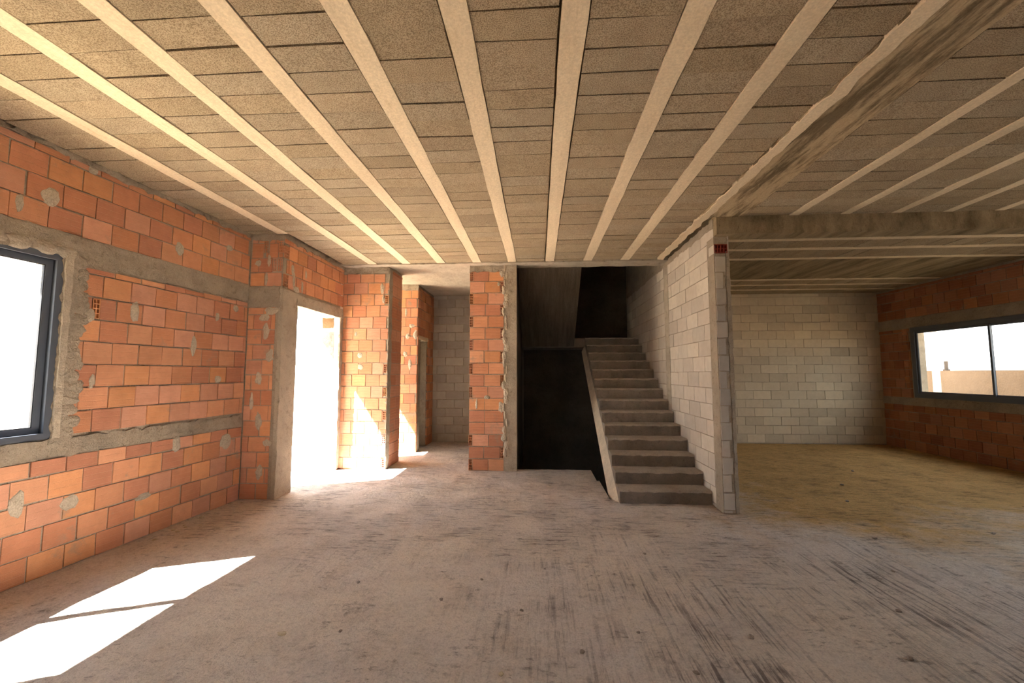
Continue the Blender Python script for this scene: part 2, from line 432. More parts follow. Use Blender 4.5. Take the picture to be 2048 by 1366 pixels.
wall_return = tag(mb.build('wall_alcove'), 'short brick return wall standing out from the left wall, open brick ends at its top corner', kind='structure')
mb = MB(); rough(mb, FRt, .02, .47, 2.50, 2.77, .012, .018, .04, .02, seed=14)
tag(mb.build('lintel_band', wall_return), 'grey concrete band')

FD = Face(DX, RY, 0, 1)                         # u = y-RY, faces +x
mb = MB()
dy0, dy1, dz = .34, 1.62, 2.575
FD.cslab(mb, 0, dy0, 0, HT, -.36, -.004, 'mortar', [(-.1, .11, 2.785, 2.955), (-.1, .11, 3.175, 3.345)]); FD.slab(mb, dy0, dy1, dz, HT, -.36, -.004, 'mortar'); FD.slab(mb, dy1, 1.72, 0, HT, -.36, -.004, 'white_plaster')
bricks(mb, FD, (.0, 1.71, 2.74, 3.44), [(0, .112, 2.78, 2.96), (0, .112, 3.16, 3.38), (0, .06, 2.96, 3.16)], base=2.77, shift=.07)
hollow(mb, FD, .0, .108, 2.785, 2.955, 3, 4); hollow(mb, FD, .0, .108, 3.175, 3.345, 3, 4)
for k, (u, v, a, b) in enumerate(((.24, 2.92, .03, .10), (.20, 3.05, .035, .09), (.52, 3.06, .03, .09), (.44, 2.86, .03, .10), (.3, 2.80, .08, .05))):
    blob(mb, FD, u, v, a, b, .012, k*2.3)
rough(mb, FD, 0, 1.71, 3.43, 3.5, .01, .02, .04, .03, seed=16)
wall_door = tag(mb.build('wall_door'), 'brick wall over the bright doorway', kind='structure')
mb = MB(); FD.slab(mb, .10, dy0, 0, 2.74, -.365, .0, 'concrete'); rough(mb, FD, -.0, dy0+.004, 0, 2.75, .012, .008, .05, .004, 'concrete', 18)
FRt.slab(mb, .46, .508, 0, 2.75, -.2, .006, 'concrete')
tag(mb.build('door_column', wall_door), 'grey concrete door post')
mb = MB(); rough(mb, FD, dy0-.02, 1.71, dz, 2.735, .012, .014, .04, .006, 'concrete', 20, -.2)
tag(mb.build('door_lintel', wall_door), 'grey concrete door lintel')
mb = MB(); rough(mb, FD, dy1, 1.71, 0, dz, .008, .012, .04, .006, 'mortar', 22, -.02)
tag(mb.build('door_jamb', wall_door), 'rough mortar strip at the door edge')

# ------------------------------------------------------------------ back wall stub between doorway and corridor
BY = 6.94
FB = Face(DX-.004, BY, 1, 0); bw_ = -2.585-FB.o.x
mb = MB()
holes_b = []
for k in range(0, 17):
    if k % 2 == 0 and k not in (10, 12): holes_b.append((bw_-.065, bw_-.005, .02+k*.2, .18+k*.2))
FB.cslab(mb, -.36, bw_-.006, 0, HT, -.68, -.004, 'mortar', [(a, b+.1, c+.01, d-.005) for a, b, c, d in holes_b if d < 3.3])
bricks(mb, FB, (0, bw_, 0, 3.36), [(a-.005, b+.01, c-.02, d+.02) for a, b, c, d in holes_b], base=0, shift=.07)
for (a, b, c, d) in holes_b:
    if d < 3.3: hollow(mb, FB, a, b, c+.01, d-.005, 2, 4, .006)
rough(mb, FB, 0, bw_, 3.36, 3.5, .01, .02, .04, .02, seed=25)
for k, (u, v, a, b) in enumerate(((.33, 1.93, .05, .05), (.34, 1.73, .05, .05), (.70, 3.1, .04, .1), (.72, 2.92, .03, .09), (.25, 2.3, .03, .05))):
    blob(mb, FB, u, v, a, b, .012, k*3.3+5)
# reveal of the corridor opening
FJ = Face(-2.585, BY, 0, 1)
bricks(mb, FJ, (.16, .68, 0, 3.45), base=0, bw=.52, shift=.16, gap=.008, vj=.0, prot=(.001, .004), colf=lambda r: tuple(x*.93 for x in r.choice(BR[3:6])))
rough(mb, FJ, 0, .16, 0, 3.45, .004, .012, .04, .012, 'mortar', 27)
wall_back = tag(mb.build('wall_back'), 'sunlit orange brick wall stub between the bright doorway and the corridor', kind='structure')

# second wall stub down the corridor
FS = Face(-3.75, 8.46, 1, 0); sw_ = -2.52-FS.o.x
mb = MB(); FS.slab(mb, -.5, sw_-.004, 0, HT, -.25, -.004, 'mortar')
bricks(mb, FS, (0, sw_, 0, 3.40), base=0, shift=.11); rough(mb, FS, 0, sw_, 3.38, 3.5, .01, .02, .05, .02, seed=31)
for k, (u, v, a, b) in enumerate(((1.10, 2.62, .08, .05), (1.18, 2.42, .05, .12), (1.02, 2.40, .05, .08), (.98, 2.02, .05, .06), (1.08, 1.8, .04, .12), (.98, 2.9, .03, .1))):
    blob(mb, FS, u, v, a, b, .012, k*2.9+7)
# side wall going on from it, with a doorway
FC = Face(-2.52, 8.46, 0, 1)
for (a, b, c, d) in ((0, .10, 0, H), (.10, .72, 2.34, H), (.72, 1.30, 0, H)): FC.slab(mb, a, b, c, d, -.16, -.004, 'mortar')
bricks(mb, FC, (0.0, 1.30, 0, 3.45), [(.06, .80, -1, 2.40)], base=0, shift=.05)
for k in range(11): hollow(mb, FC, .735, .795, .02+k*.2+.01, .2+k*.2-.01, 2, 4, .006)
wall_corridor = tag(mb.build('wall_corridor'), 'brick wall farther down the corridor with a dark doorway', kind='structure')
mb = MB(); rough(mb, FC, .05, .80, 2.34, 2.42, .014, .006, .05, .006, 'pale_concrete', 33)
tag(mb.build('door_lintel', wall_corridor), 'thin pale lintel')
# grey block wall closing the corridor and side room
FCB = Face(-4.6, 9.76, 1, 0); mb = MB(); FCB.slab(mb, 0, 4.25, 0, HT, -.2, -.004, 'mortar')
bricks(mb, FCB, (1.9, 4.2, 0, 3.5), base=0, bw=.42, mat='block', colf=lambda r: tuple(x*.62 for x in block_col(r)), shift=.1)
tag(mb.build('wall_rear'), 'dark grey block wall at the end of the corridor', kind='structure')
# outer side of the side room: solid but for a small window that lets a strip of sun in
mb = MB()
for (y0, y1, z0, z1) in ((8.46, 8.62, 0, H), (8.62, 9.25, 0, 1.25), (8.62, 9.25, 1.95, H), (9.25, 9.8, 0, H)): mb.box(-3.85, -3.62, y0, y1, z0, z1, 'mortar')
tag(mb.build('wall_side'), 'outer wall of the small side room off the corridor', kind='structure')

# ------------------------------------------------------------------ pier and column beside the stairwell
FP = Face(-1.165, 6.95, 1, 0); mb = MB(); pw = .59
hl = []
for k in range(17):
    if k % 2 == 0: hl.append((.0, .055, k*.2, k*.2+.2))
    else: hl.append((pw-.06, pw-.004, k*.2, k*.2+.2))
hl = [h for h in hl if h[2] < 3.3 and abs(h[2]-1.0) > .01 and abs(h[2]-.8) > .3 or h[2] in (0,)]
FP.cslab(mb, .002, pw, 0, H, -.22, -.004, 'mortar', [(h[0]-.02, h[1], h[2]+.008, min(h[3], 3.38)-.008) for h in hl])
for row in range(17):
    v0, v1 = row*.2, min(row*.2+.2, 3.38)
    hole = [h for h in hl if abs(h[2]-v0) < .01]
    a, b = 0, pw
    if hole:
        if hole[0][0] == 0: a = .06
        else: b = pw-.062
        hollow(mb, FP, hole[0][0], hole[0][1], v0+.008, v1-.008, 2, 4, .006)
    mid = (.325 if a else .262) + R.uniform(-.01, .01)
    for (e, f) in ((a, mid), (mid, b)):
        bricks(mb, FP, (e, f, v0, v1), base=v0, bw=1, shift=e-.5, vj=0, prot=(.003, .008))
for k, (u, v, a, b) in enumerate(((.13, 1.10, .02, .08), (.31, 1.22, .05, .03), (.54, 1.05, .05, .09), (.56, 3.35, .05, .08), (.50, 3.15, .03, .04))): blob(mb, FP, u, v, a, b, .016, k*4.1)
rough(mb, FP, 0, pw, 3.37, 3.5, .012, .02, .04, .02, seed=41)
FPL = Face(-1.165, 7.17, 0, -1); FPL.slab(mb, 0, .12, 0, H, -.05, 0, 'mortar')
wall_pier = tag(mb.build('wall_pier'), 'orange brick pier with rows of open brick cells down both edges', kind='structure')
FK = Face(-.58, 6.95, 1, 0); mb = MB()
FK.slab(mb, 0, .222, 0, H, -.25, 0, 'concrete'); rough(mb, FK, .03, .222, 0, H, .008, .006, .05, .002, 'concrete', 43)
for k in range(26): blob(mb, FK, .03+.03*math.sin(k*1.9), .3+k*.125, .035+.015*math.sin(k), .08, .02, k*1.1+60)
tag(mb.build('column_stairwell'), 'grey concrete column between the brick pier and the dark stairwell', kind='structure')

# ------------------------------------------------------------------ stairwell walls
mb = MB(); mb.box(-.58, -.36, 7.2, 10.2, -2.6, 6.2, 'shaded_concrete')
mb.box(-.58, -.36, 6.9, 7.2, 3.72, 6.2, 'shaded_concrete')
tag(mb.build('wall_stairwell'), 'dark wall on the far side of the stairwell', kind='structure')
mb = MB(); mb.box(-.5, 2.40, 10.0, 10.2, -2.6, 6.2, 'shaded_concrete')
mb.box(-.36, 2.15, 5.5, 10.2, -2.8, -2.6, 'shaded_concrete'); mb.box(-.36, .99, 6.9, 7.12, -2.6, -.2, 'shaded_concrete')
mb.box(-.6, 2.4, 6.9, 10.2, 6.2, 6.4, 'shaded_concrete'); mb.box(-.6, 2.4, 6.78, 6.98, 3.72, 6.2, 'shaded_concrete')
mb.box(.7, 2.15, 5.2, 5.3, -2.6, -.3, 'shaded_concrete'); mb.box(.6, .7, 5.2, 6.95, -2.6, -.3, 'shaded_concrete')
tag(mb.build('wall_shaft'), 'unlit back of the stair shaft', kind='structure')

# block wall along the stairs
FW = Face(2.15, 10.0, 0, -1); mb = MB()      # u = 10-y, faces -x
FW.slab(mb, 0, 4.76, -2.6, H, -.15, -.003, 'mortar'); FW.slab(mb, 0, 3.0, H, 6.2, -.15, -.003, 'concrete')
bricks(mb, FW, (0, 4.95, 0, 3.42), [(2.95, 3.17, -1, 4)], base=.04, bw=.40, bh=.2, mat='block', colf=block_col, gap=.008, prot=(.001, .004), jit=.0015, shift=.15)
rough(mb, FW, 0, 4.95, 3.40, 3.5, .004, .008, .06, .02, seed=51)
rough(mb, FW, 2.95, 3.17, 0, 3.45, .004, .004, .08, .01, 'concrete', 52)
FWE = Face(2.145, 5.045, 1, 0)
FWE.cslab(mb, 0, .175, 0, 3.28, -.2, -.006, 'mortar', [(-.1, .165, 3.075, 3.185)])
bricks(mb, FWE, (.0, .13, 0, 3.05), base=.04, bw=.4, mat='block', colf=lambda r: tuple(x*.8 for x in block_col(r)), shift=-.1, vj=0, gap=.014, jit=.004)
rough(mb, FWE, .138, .178, 0, 3.1, .002, .006, .05, .006, 'mortar', 55)
hollow(mb, FWE, .0, .155, 3.075, 3.185, 4, 2, .008, .14, .008, col=lin(150, 70, 58))
FWB = Face(2.32, 5.045, 0, 1); FWB.slab(mb, .2, 4.95, 0, H, -.05, -.002, 'mortar')
bricks(mb, FWB, (0, 4.95, 0, 3.4), base=.04, bw=.40, mat='block', colf=block_col, gap=.008, prot=(.001, .003), shift=.15)
tag(mb.build('wall_stair'), 'pale grey block wall running along the right of the stairs, one open brick end near its top', kind='structure')

# ------------------------------------------------------------------ far room
FF = Face(2.32, 10.0, 1, 0); mb = MB(); FF.slab(mb, .09, 5.7, 0, HT, -.2, -.004, 'mortar'); mb.box(2.41, 8.16, 10.2, 13.5, -.1, 7.2, 'white_plaster')  # tall block behind is added out of view to shade the boundary wall
bricks(mb, FF, (0, 5.6, 0, 3.5), base=.02, bw=.40, mat='block', colf=lambda r: tuple(x*m_ for x, m_ in zip(block_col(r), (.92, .86, .73))), gap=.010, prot=(.001, .006), shift=.1)  # warm bounce light is tinted into these block colours
tag(mb.build('wall_far'), 'grey block wall at the back of the room on the right', kind='structure')
RX = 7.9
FRW = Face(RX, 10.0, 0, -1); mb = MB()        # u = 10-y, faces -x
ru0, ru1, rz0, rz1 = 10-9.20, 10-6.20, 1.115, 2.585
RL = 12.6
ro0, ro1 = 10-4.3, 10-.6                        # unseen doorway-high opening, added to light the right room
for (a, b, c, d) in ((-.2, ru0, 0, HT), (ru1, ro0, 0, HT), (ro0, ro1, 2.6, HT), (ro1, RL+.2, 0, HT), (ru0, ru1, 0, rz0), (ru0, ru1, rz1, HT)): FRW.cslab(mb, a, b, c, d, -.27, -.004, 'mortar', [(ru0-.19, ru0-.09, 1.42+k*.34, 1.55+k*.34) for k in range(4)])
FRW.slab(mb, -.2, RL+.2, H+.22, 7.2, -.27, -.07, 'mortar')  # unseen upper wall, added to cast shade over the yard on the right
exr = [(ro0-.02, ro1+.02, -1, 2.6), (ru0-.03, ru1+.05, rz0-.03, rz1+.03)] + [(ru0-.19, ru0-.09, 1.42+k*.34, 1.55+k*.34) for k in range(4)]
shaded_brick_col = lambda r: tuple(x*m_ for x, m_ in zip(brick_col(r), (.66, .62, .60)))  # brick colour lowered to stand in for the weak light on this wall
bricks(mb, FRW, (0, RL, 0, .95), exr, base=0, colf=shaded_brick_col); bricks(mb, FRW, (0, RL, 1.1, 2.58), exr, base=1.1, colf=shaded_brick_col); bricks(mb, FRW, (0, RL, 2.80, 3.46), base=2.8, colf=shaded_brick_col)
for k in range(4): hollow(mb, FRW, ru0-.19, ru0-.09, 1.42+k*.34, 1.55+k*.34, 3, 3, .012)
wall_right = tag(mb.build('wall_right'), 'shade-darkened red brick wall around the wide window on the right', kind='structure')
mb = MB(); rough(mb, FRW, 0, RL, 2.60, 2.79, .008, .014, .06, .012, seed=61); tag(mb.build('lintel_band', wall_right), 'grey concrete lintel band')
mb = MB(); rough(mb, FRW, 0, ro0-.02, .96, 1.09, .010, .014, .06, .012, seed=62); tag(mb.build('sill_band', wall_right), 'grey concrete sill band')
window('window_2', FRW, ru0, ru1, rz0, rz1, 10-7.70, 'wide grey aluminium sliding window in the shade-darkened brick wall on the right', .09, .035, .01, 'tinted_glass')

# ------------------------------------------------------------------ wall behind the viewer: added opening at one side, sized for the light it lets in
mb = MB(); FY = -2.65
for (x0, x1, z0, z1) in FRONT: mb.box(x0, x1, FY-.25, FY, z0, z1, 'mortar')
tag(mb.build('wall_front'), 'wall behind the viewer with an added opening to the yard', kind='structure')

# ------------------------------------------------------------------ floor
mb = MB(); G = .04
def in_hole(x, y):
    if y > 10.2 : return True
    if x > -.36 and x < 2.15:
        edge = .87 + (.94-.87)*(7.12-y)/1.62
        if y > 7.12: return True
        if y > 5.52 and edge < x < .985: return True
        if y > 5.85 and x >= .985: return True
    return False
def fz(x, y):
    return .007*fbm((x, y, 0), 1.6, 3) + .004*fbm((x, y, 5), 9, 3)
nx, ny = int(12.6/G), int(12.9/G); X0, Y0 = -4.6, -2.65
vid = {}
for j in range(ny):
    for i in range(nx):
        x, y = X0+i*G, Y0+j*G
        if in_hole(x+G/2, y+G/2): continue
        pts = []
        for (a, b) in ((i, j), (i+1, j), (i+1, j+1), (i, j+1)):
            if (a, b) not in vid:
                px, py = X0+a*G, Y0+b*G
                vid[(a, b)] = len(mb.v); mb.v.append((px, py, fz(px, py)))
            pts.append(vid[(a, b)])
        mb.f.append(tuple(pts)); mb.m.append(mb.mi('floor')); mb.c.append((1, 1, 1)); mb.uv.append([(0, 0)]*4)
# thickness at the edge of the stairwell and a slab below
mb.box(-4.6, -.36, -2.65, 10.2, -.3, -.03, 'floor'); mb.box(-.36, .85, -2.65, 7.10, -.3, -.03, 'floor'); mb.box(.85, 2.15, -2.65, 5.50, -.3, -.03, 'floor'); mb.box(2.15, 8.2, -2.65, 10.2, -.3, -.03, 'floor')
tag(mb.build('floor', smooth=True), 'dusty unfinished concrete floor with rake marks', kind='structure')

# ------------------------------------------------------------------ staircase
RI, GO, SY = .17, .27, 5.35; SX0, SX1 = 1.015, 2.138
stair = empty('staircase', ((SX0+SX1)/2, SY, 0))
tag(stair, 'raw concrete staircase climbing beside the pale block wall', 'staircase')
def put(nm, m, label=None):
    o = m.build(nm); o.parent = stair; o.matrix_parent_inverse = Matrix.Translation(-stair.location)
    if label: o['label'] = label
    return o
UZ = lambda y: -.06+.67*(y-5.75)
for k in range(14):
    y0 = SY+k*GO; z0, z1 = k*RI, (k+1)*RI
    y1 = y0+GO+.06
    m = MB(); n = 26; rs = random.Random(k)
    fr_t, fr_b, bk_t, ch = [], [], [], []
    for i in range(n+1):
        x = SX0+(SX1-SX0)*i/n
        j1 = .012*fbm((x*5, k*3.1, 1), 2, 5); j2 = .018*fbm((x*5, k*3.1, 9), 2, 4)
        e = .012*(1+fbm((x*7, k, 4), 2))
        fr_b.append((x, y0+j2*.6, z0-.02)); ch.append((x, y0-.006+j2, z1-.022-e*.4+j1)); fr_t.append((x, y0+.016+j2+e*.4, z1+j1*.6)); bk_t.append((x, y1, z1+j1*.3))
    for i in range(n):
        for A, B, mt in ((fr_b, ch, 'stair_concrete'), (ch, fr_t, 'tread_dust'), (fr_t, bk_t, 'tread_dust')): m.face([A[i], A[i+1], B[i+1], B[i]], mt)
    for s, i in ((0, 0), (1, n)):
        zb = max(UZ(y0)+.1, z0-.12)
        poly = [fr_b[i], ch[i], fr_t[i], bk_t[i], (bk_t[i][0], y1, z0-.02)]
        m.face(poly if s == 0 else poly[::-1], 'stair_concrete')
    put('step', m)
m = MB()   # sloping waist slab with a rough left side
ya, yb = 5.30, 8.95; N = 40
for i in range(N):
    t0, t1 = i/N, (i+1)/N; A, B = ya+(yb-ya)*t0, ya+(yb-ya)*t1
    top = lambda y: max(-.02, RI*((y-SY)/GO)-.03); bot = lambda y: max(-.03, UZ(y))
    sd = lambda y, z: (SX0+.002+.014*fbm((y*3, 3, 2), 2, 4) if z else .945)
    m.face([(sd(B, 0), B, bot(B)), (sd(A, 0), A, bot(A)), (sd(A, 1), A, top(A)), (sd(B, 1), B, top(B))], 'dab')
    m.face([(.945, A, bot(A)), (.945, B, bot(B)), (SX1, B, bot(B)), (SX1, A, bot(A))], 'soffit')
    m.face([(SX1, A, bot(A)), (SX1, B, bot(B)), (SX1, B, top(B)), (SX1, A, top(A))], 'concrete')
put('stair_slab', m)
m = MB(); m.box(-.34, 2.138, SY+13*GO+.05, 9.99, 2.18, 2.375, 'stair_concrete'); put('landing', m)
m = MB()   # upper flight returning over the void, seen from below
N = 24; zs = lambda y: 2.18+.735*(8.93-y)
for i in range(N):
    A, B = 7.15+(8.93-7.15)*i/N, 7.15+(8.93-7.15)*(i+1)/N
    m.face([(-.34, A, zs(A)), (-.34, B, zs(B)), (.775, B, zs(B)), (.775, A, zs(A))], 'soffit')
    m.face([(.775, A, zs(A)), (.775, B, zs(B)), (.775, B, zs(B)+.34), (.775, A, zs(A)+.34)], 'concrete')
    m.face([(-.34, A, zs(A)+.34), (.775, A, zs(A)+.34), (.775, B, zs(B)+.34), (-.34, B, zs(B)+.34)], 'concrete')
m.face([(-.34, 7.15, zs(7.15)), (.775, 7.15, zs(7.15)), (.775, 7.15, zs(7.15)+.34), (-.34, 7.15, zs(7.15)+.34)], 'concrete')
put('upper_flight', m, 'board-marked underside of the upper flight')

# ------------------------------------------------------------------ ceiling: infill blocks, joists, beams
CB = [lin(181, 164, 137), lin(177, 160, 133), lin(185, 168, 142), lin(173, 156, 131), lin(181, 166, 142)]
def infill(mb, x0, x1, y0, y1, r, along='y', pitch=.202):
    """row of hollow pots laid between two joists"""
    a, b = (y0, y1) if along == 'y' else (x0, x1)
    t = a + r.uniform(-.15, 0)
    while t < b:
        p = pitch*r.uniform(.975, 1.025)
        s, e = max(a, t), min(b, t+p)
        t += p
        if e-s < .03: continue
        g0 = r.choice((.0025, .0035, .0045, .007)); z = H + r.uniform(-.003, .004); tl = r.uniform(-.002, .002)
        kk = r.uniform(.93, 1.05); c = tuple(v*kk for v in r.choice(CB)); J = lambda: r.uniform(-.0025, .0025)
        if along == 'y': q = [(x0+J(), s+g0+J()), (x1+J(), s+g0+J()), (x1+J(), e-g0+J()), (x0+J(), e-g0+J())]
        else: q = [(s+g0+J(), y0+J()), (e-g0+J(), y0+J()), (e-g0+J(), y1+J()), (s+g0+J(), y1+J())]
        lo = [(*q[0], z-tl), (*q[1], z+tl), (*q[2], z+tl), (*q[3], z-tl)]; hi = [(p_[0], p_[1], H+.05) for p_ in q]
        mb.face([lo[0], lo[3], lo[2], lo[1]], 'ceil_block', c)
        for i in range(4):
            j = (i+1) % 4; mb.face([lo[i], lo[j], hi[j], hi[i]], 'ceil_block', c)
mb = MB(); rc = random.Random(21)
JX = [-4.04, -3.425, -2.825, -2.235, -1.63, -1.02, -.425, .208, .837, 1.448]
JW = .142
for i in range(len(JX)-1):
    infill(mb, JX[i]+JW/2+.004, JX[i+1]-JW/2-(.020 if i == 6 else .006), -2.65, 6.80, rc)
infill(mb, JX[-1]+JW/2+.004, 1.945, -2.65, 6.80, rc)
infill(mb, -4.6, JX[0]-JW/2-.004, -2.65, 5.2, rc)
RJ = [3.05, 3.63, 4.20, 4.77, 5.33, 5.90, 6.47, 7.04, 7.61]
infill(mb, 2.47, RJ[0]-.055, -2.65, 4.96, rc)
for i in range(len(RJ)-1): infill(mb, RJ[i]+.055, RJ[i+1]-.055, -2.65, 4.96, rc)
infill(mb, RJ[-1]+.055, 7.95, -2.65, 4.96, rc)
FJY = [5.50, 5.90, 6.36, 6.90, 8.48, 8.98, 9.50]
for a, b in ((0, 1), (1, 2), (2, 3), (4, 5), (5, 6)):
    infill(mb, 2.32, 7.9, FJY[a]+.05, FJY[b]-.05, rc, 'x', .25)
infill(mb, 2.32, 7.9, FJY[-1]+.05, 10, rc, 'x', .25); infill(mb, 2.32, 7.9, 5.19, FJY[0]-.05, rc, 'x', .25)
# structural topping above everything; keeps the stair shaft open
for (x0, x1, y0, y1) in ((-4.6, 8.2, -2.9, 6.98), (-4.6, -.4, 6.98, 10.2), (2.16, 8.2, 6.98, 10.2)): mb.box(x0, x1, y0, y1, H+.035, H+.22, 'rough_concrete')
def soffit(mb, x0, x1, y0, y1, z, amp, res, mat, seed, up=.06, edge=.0):
    nx_, ny_ = max(1, int((x1-x0)/res)), max(1, int((y1-y0)/res)); P = {}
    for j in range(ny_+1):
        for i in range(nx_+1):
            x = x0+(x1-x0)*i/nx_; y = y0+(y1-y0)*j/ny_
            dx = edge*fbm((x+seed, y*2, 3), 3) if i in (0, nx_) else 0
            dy = edge*fbm((x*2+seed, y, 3), 3) if j in (0, ny_) else 0
            P[i, j] = (x+dx, y+dy, z+amp*fbm((x*2.2+seed, y*.9, seed), 3, 5))
    for j in range(ny_):
        for i in range(nx_): mb.face([P[i, j], P[i, j+1], P[i+1, j+1], P[i+1, j]], mat)
    def sd(a, b): mb.face([a, b, (b[0], b[1], z+up), (a[0], a[1], z+up)], mat)
    for i in range(nx_): sd(P[i, 0], P[i+1, 0]); sd(P[i+1, ny_], P[i, ny_])
    for j in range(ny_): sd(P[0, j+1], P[0, j]); sd(P[nx_, j], P[nx_, j+1])
soffit(mb, 2.32, 7.9, 6.96, 8.42, H, .012, .09, 'rough_concrete', 3)
soffit(mb, -4.6, -.36, 7.13, 9.8, H, .006, .10, 'concrete', 5)
ceiling = tag(mb.build('ceiling'), 'unfinished ceiling of sandy infill blocks', kind='structure')

ORD = ['first', 'second', 'third', 'fourth', 'fifth', 'sixth', 'seventh', 'eighth', 'ninth', 'tenth']
def joist(x, w, y0, y1, label, group, seed, axis='y', z=H):
    m = MB(); n = 60; L, Rr = [], []
    rj = random.Random(seed)
    for i in range(n+1):
        y = y0+(y1-y0)*i/n
        a = .006*fbm((y*2, seed*7.3, 0), 1.2, 4); b = .006*fbm((y*2, seed*7.3, 4), 1.2, 4); c = .010*fbm((y*.35, seed*3.3, 8), 1, 2)
        zz = z - .006 + .003*fbm((y, seed, 2), 1)
        L.append((x-w/2+a+c, y, zz)); Rr.append((x+w/2+b+c, y, zz))
    if axis == 'x': L = [(p[1], p[0], p[2]) for p in L]; Rr = [(p[1], p[0], p[2]) for p in Rr]
    up = lambda p: (p[0], p[1], H+.034)
    for i in range(n):
        q = [L[i], L[i+1], Rr[i+1], Rr[i]]
        m.face(q, 'pale_concrete'); m.face([L[i+1], L[i], up(L[i]), up(L[i+1])], 'pale_concrete'); m.face([Rr[i], Rr[i+1], up(Rr[i+1]), up(Rr[i])], 'pale_concrete')
    o = m.build('ceiling_joist'); tag(o, label, 'joist', group); return o
names_main = ['pale ceiling joist nearest the brick wall, cut by the frame edge',
              'pale ceiling joist running into the corner of the brick return wall',
              'pale ceiling joist ending above the sunlit brick stub right of the bright doorway',
              'pale ceiling joist ending where the sunlit brick stub meets the corridor opening',
              'pale ceiling joist ending over the middle of the corridor opening',
              'pale ceiling joist ending over the brick pier with open brick cells',
              'pale ceiling joist ending over the concrete column by the stairwell',
              'pale ceiling joist with a wide dark gap on one side, over the dark void',
              'pale ceiling joist ending over the middle of the stairwell opening',
              'pale ceiling joist ending nearest the block wall over the stairs']
for i, x in enumerate(JX):
    if i == 0: continue
    joist(x, JW, -2.65, 5.2 if i == 1 else 6.80, names_main[i], 'pale joists over the main room', i+1)
for i, x in enumerate(RJ[:6]):
    joist(x, .105, -2.65, 4.955, '%s pale ceiling joist from the flush concrete beam towards the right wall' % ORD[i], 'pale joists over the right bay', i+40)
for i, y in enumerate(FJY[1:]):
    joist(y, .09, 2.33, 7.88, '%s crosswise ceiling joist behind the dark downstand beam' % ORD[i], 'crosswise joists over the far room', i+70, 'x')

mb = MB(); soffit(mb, 1.95, 2.46, -2.65, 4.95, H-.008, .007, .06, 'stained_concrete', 11, .05, .015)
beam1 = tag(mb.build('beam_flush'), 'rough stained concrete beam running flush with the ceiling blocks', kind='structure')
mb = MB(); soffit(mb, 1.955, 2.055, -2.65, 6.76, H-.018, .002, .05, 'pale_concrete', 13, .03, .03); tag(mb.build('edge_strip', beam1), 'pale smooth strip along the beam')
mb = MB(); FBm = Face(2.15, 4.96, 1, 0)
FBm.slab(mb, 0, 5.75, 3.285, H+.03, -.22, -.004, 'rough_concrete'); rough(mb, FBm, 0, 5.75, 3.285, 3.5, .004, .012, .06, .004, 'rough_concrete', 17)
tag(mb.build('beam_downstand'), 'dark downstand concrete beam between the wall end and the right wall', kind='structure')
mb = MB(); soffit(mb, -3.40, 2.15, 6.79, 7.14, H-.022, .010, .06, 'concrete', 19, .05, .006); tag(mb.build('beam_back'), 'flat concrete beam across the back of the ceiling', kind='structure')

# ------------------------------------------------------------------ loose stones and flakes on the floor
def stone(x, y, s, flat, mat, name, label, cat, group, seed):
    m = MB(); rs = random.Random(seed); n, k = 9, 5; z0 = fz(x, y)
    el = rs.uniform(.6, 1.0); rot = rs.uniform(0, 3.1); rings = []
    for a in range(k+1):
        th = math.pi*a/k; ring = []
        for b in range(n):
            ph = 2*math.pi*b/n
            d = Vector((math.sin(th)*math.cos(ph), math.sin(th)*math.sin(ph), math.cos(th)))
            q = 1+.35*fbm(tuple(d+Vector((seed, 0, 0))), 1.4)
            px, py = d.x*q*s, d.y*q*s*el
            ring.append((px*math.cos(rot)-py*math.sin(rot), px*math.sin(rot)+py*math.cos(rot), (d.z*q*.9+.7)*s*flat))
        rings.append(ring)
    for a in range(k):
        for b in range(n):
            c = (b+1) % n; m.face([rings[a][b], rings[a+1][b], rings[a+1][c], rings[a][c]], mat)
    o = m.build(name); o.location = (x, y, z0-.002); tag(o, label, cat, group); return o
rs = random.Random(77)
spots = [(.85, 2.42, .018), (1.47, 2.20, .020), (1.62, 2.18, .022), (1.80, 2.20, .020), (1.30, 2.75, .022), (.62, 2.75, .012), (-.12, 2.95, .016), (-.45, 3.35, .014), (-.70, 3.05, .016),
         (.25, 2.55, .016), (.05, 3.55, .012), (2.45, 3.1, .018), (3.3, 4.4, .022), (3.9, 5.6, .022), (2.9, 3.7, .016), (4.4, 6.4, .025), (5.2, 7.3, .026), (-1.4, 3.25, .016), (-1.25, 2.65, .013), (2.1, 2.6, .018), (3.1, 2.75, .020), (.95, 3.9, .014), (4.6, 4.6, .022)]
for i, (x, y, s) in enumerate(spots):
    stone(x, y, s, .55, 'stone', 'stone', 'small grey-brown stone lying loose on the dusty floor', 'stone', 'loose stones on the floor', i*1.7+1)
fl = [(-3.83, 5.03), (-3.72, 5.08), (-3.48, 5.12), (-3.80, 4.55), (-3.78, 4.30), (-3.72, 4.25), (-3.70, 4.13), (-3.78, 4.17), (-3.62, 4.32), (-3.74, 3.92)]
for i, (x, y) in enumerate(fl):
    stone(x, y, rs.uniform(.014, .028), .3, 'flake', 'plaster_flake', 'pale flake of plaster lying at the foot of the left brick wall', 'plaster flake', 'plaster flakes along the brick wall', i*2.3+50)
stone(-.205, 2.335, .016, .6, 'flake', 'stone', 'pale cream pebble lying alone on the foreground floor', 'stone', None, 91.3)
stone(-1.60, 2.60, .03, .22, 'flake', 'plaster_flake', 'thin pale chip lying on the floor beside the sunlit patch', 'plaster flake', None, 93.1)

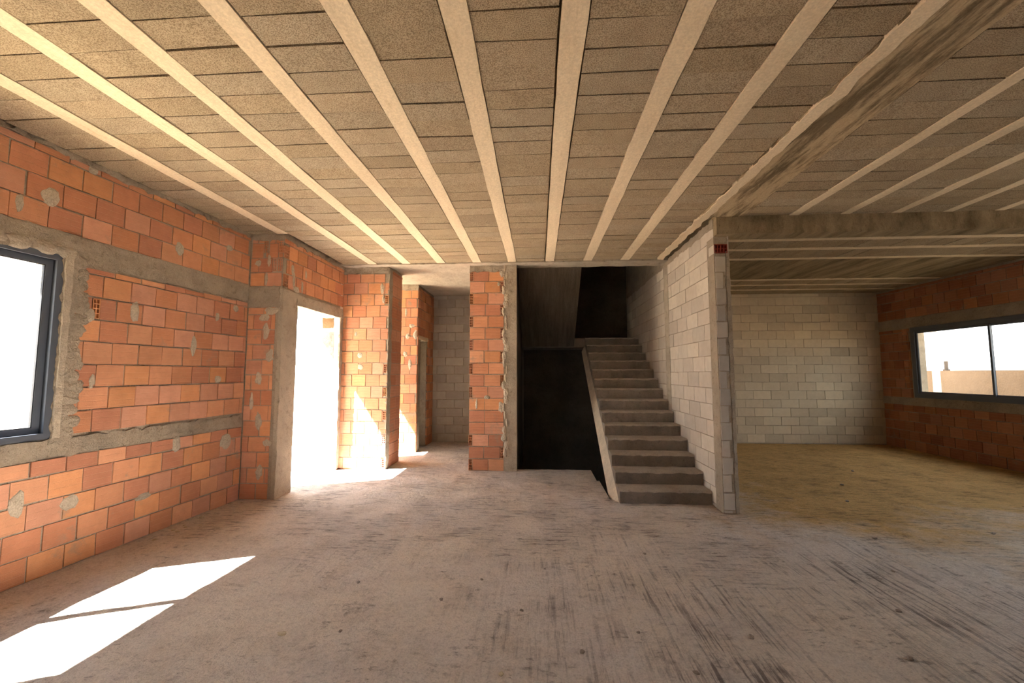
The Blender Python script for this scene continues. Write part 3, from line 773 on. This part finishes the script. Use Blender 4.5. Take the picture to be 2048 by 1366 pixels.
# ------------------------------------------------------------------ outside
mb = MB()
mb.box(-60, -4.6, -40, 60, -.45, -.12, 'sand'); mb.box(8.2, 60, -40, 60, -.45, -.12, 'sand'); mb.box(-4.6, 8.2, -40, -2.65, -.45, -.12, 'sand'); mb.box(-4.6, 8.2, 10.2, 60, -.45, -.12, 'sand')
tag(mb.build('ground_yard'), 'bright sandy yard outside the openings', kind='structure')
mb = MB(); mb.box(-9.4, -9.2, -12, 22, -.12, 2.1, 'white_plaster'); tag(mb.build('wall_yard'), 'bright white yard wall seen through the doorway', kind='structure')
mb = MB(); mb.box(-4.25, DX-.36, 5.60, 7.5, 3.0, 3.5, 'white_plaster')
tag(mb.build('roof_overhang'), 'pale slab overhanging the doorway outside', kind='structure')
# patches on the plastered reveal of the doorway
FO = Face(-3.76, RY+dy1, 1, 0)
mb = MB(); rough(mb, FO, .04, .26, 1.68, 2.33, .004, .006, .03, .006, 'stone_panel', 71, -.01); tag(mb.build('bare_patch', wall_door), 'pinkish bare patch on the white reveal')
mb = MB(); rough(mb, FO, .05, .25, 2.40, 2.57, .004, .006, .03, .006, 'brown_board', 72, -.01); tag(mb.build('stained_patch', wall_door), 'brown stained patch at the top of the reveal')
# beyond the right window
mb = MB(); mb.box(11.5, 11.7, -10, 30, -.12, 1.70, 'beige_wall'); tag(mb.build('wall_boundary'), 'beige boundary wall beyond the right window', kind='structure')
mb = MB(); mb.box(10.45, 10.54, 11.50, 11.63, -.12, 3.2, 'white_plaster'); mb.box(10.40, 10.59, 11.45, 11.68, -.12, .15, 'white_plaster'); tag(mb.build('porch_column'), 'slim white column outside the right window beside its far jamb', 'column')
mb = MB(); mb.box(11.52, 11.62, 12.38, 12.49, 1.70, 1.74, 'dark_metal'); mb.box(11.54, 11.60, 12.405, 12.465, 1.74, 1.97, 'dark_metal')
tag(mb.build('wall_lantern'), 'small dark post standing on the beige boundary wall', 'post')

# ------------------------------------------------------------------ light
w = bpy.data.worlds.new('World'); SC.world = w; w.use_nodes = True
bg = w.node_tree.nodes['Background']; bg.inputs[0].default_value = (.76, .88, 1, 1); bg.inputs[1].default_value = 3.0
sd = bpy.data.lights.new('sun', 'SUN'); sd.energy = 50; sd.angle = .0093; sd.color = (1, .985, .96)
so = bpy.data.objects.new('sun', sd); COL.objects.link(so)
d = Vector((1, .40, -1.515)); so.rotation_euler = d.to_track_quat('-Z', 'Y').to_euler(); so.location = (-8, -3, 9)

# ------------------------------------------------------------------ camera
f, yaw, pit = 821.96, .0627117, .0774059
cd = bpy.data.cameras.new('camera'); cd.sensor_width = 36; cd.sensor_fit = 'HORIZONTAL'; cd.lens = f/2048*36; cd.clip_start = .02; cd.clip_end = 200
co = bpy.data.objects.new('camera', cd); COL.objects.link(co)
co.location = (0, 0, 1.62); co.rotation_euler = (math.pi/2+pit, 0, yaw)
SC.camera = co
SC.view_settings.view_transform = 'Standard'; SC.view_settings.look = 'None'
SC.view_settings.exposure = 1.72; SC.view_settings.gamma = 1; SC.view_settings.use_curve_mapping = False
SC.cycles.max_bounces = 12; SC.cycles.diffuse_bounces = 8; SC.cycles.transparent_max_bounces = 16
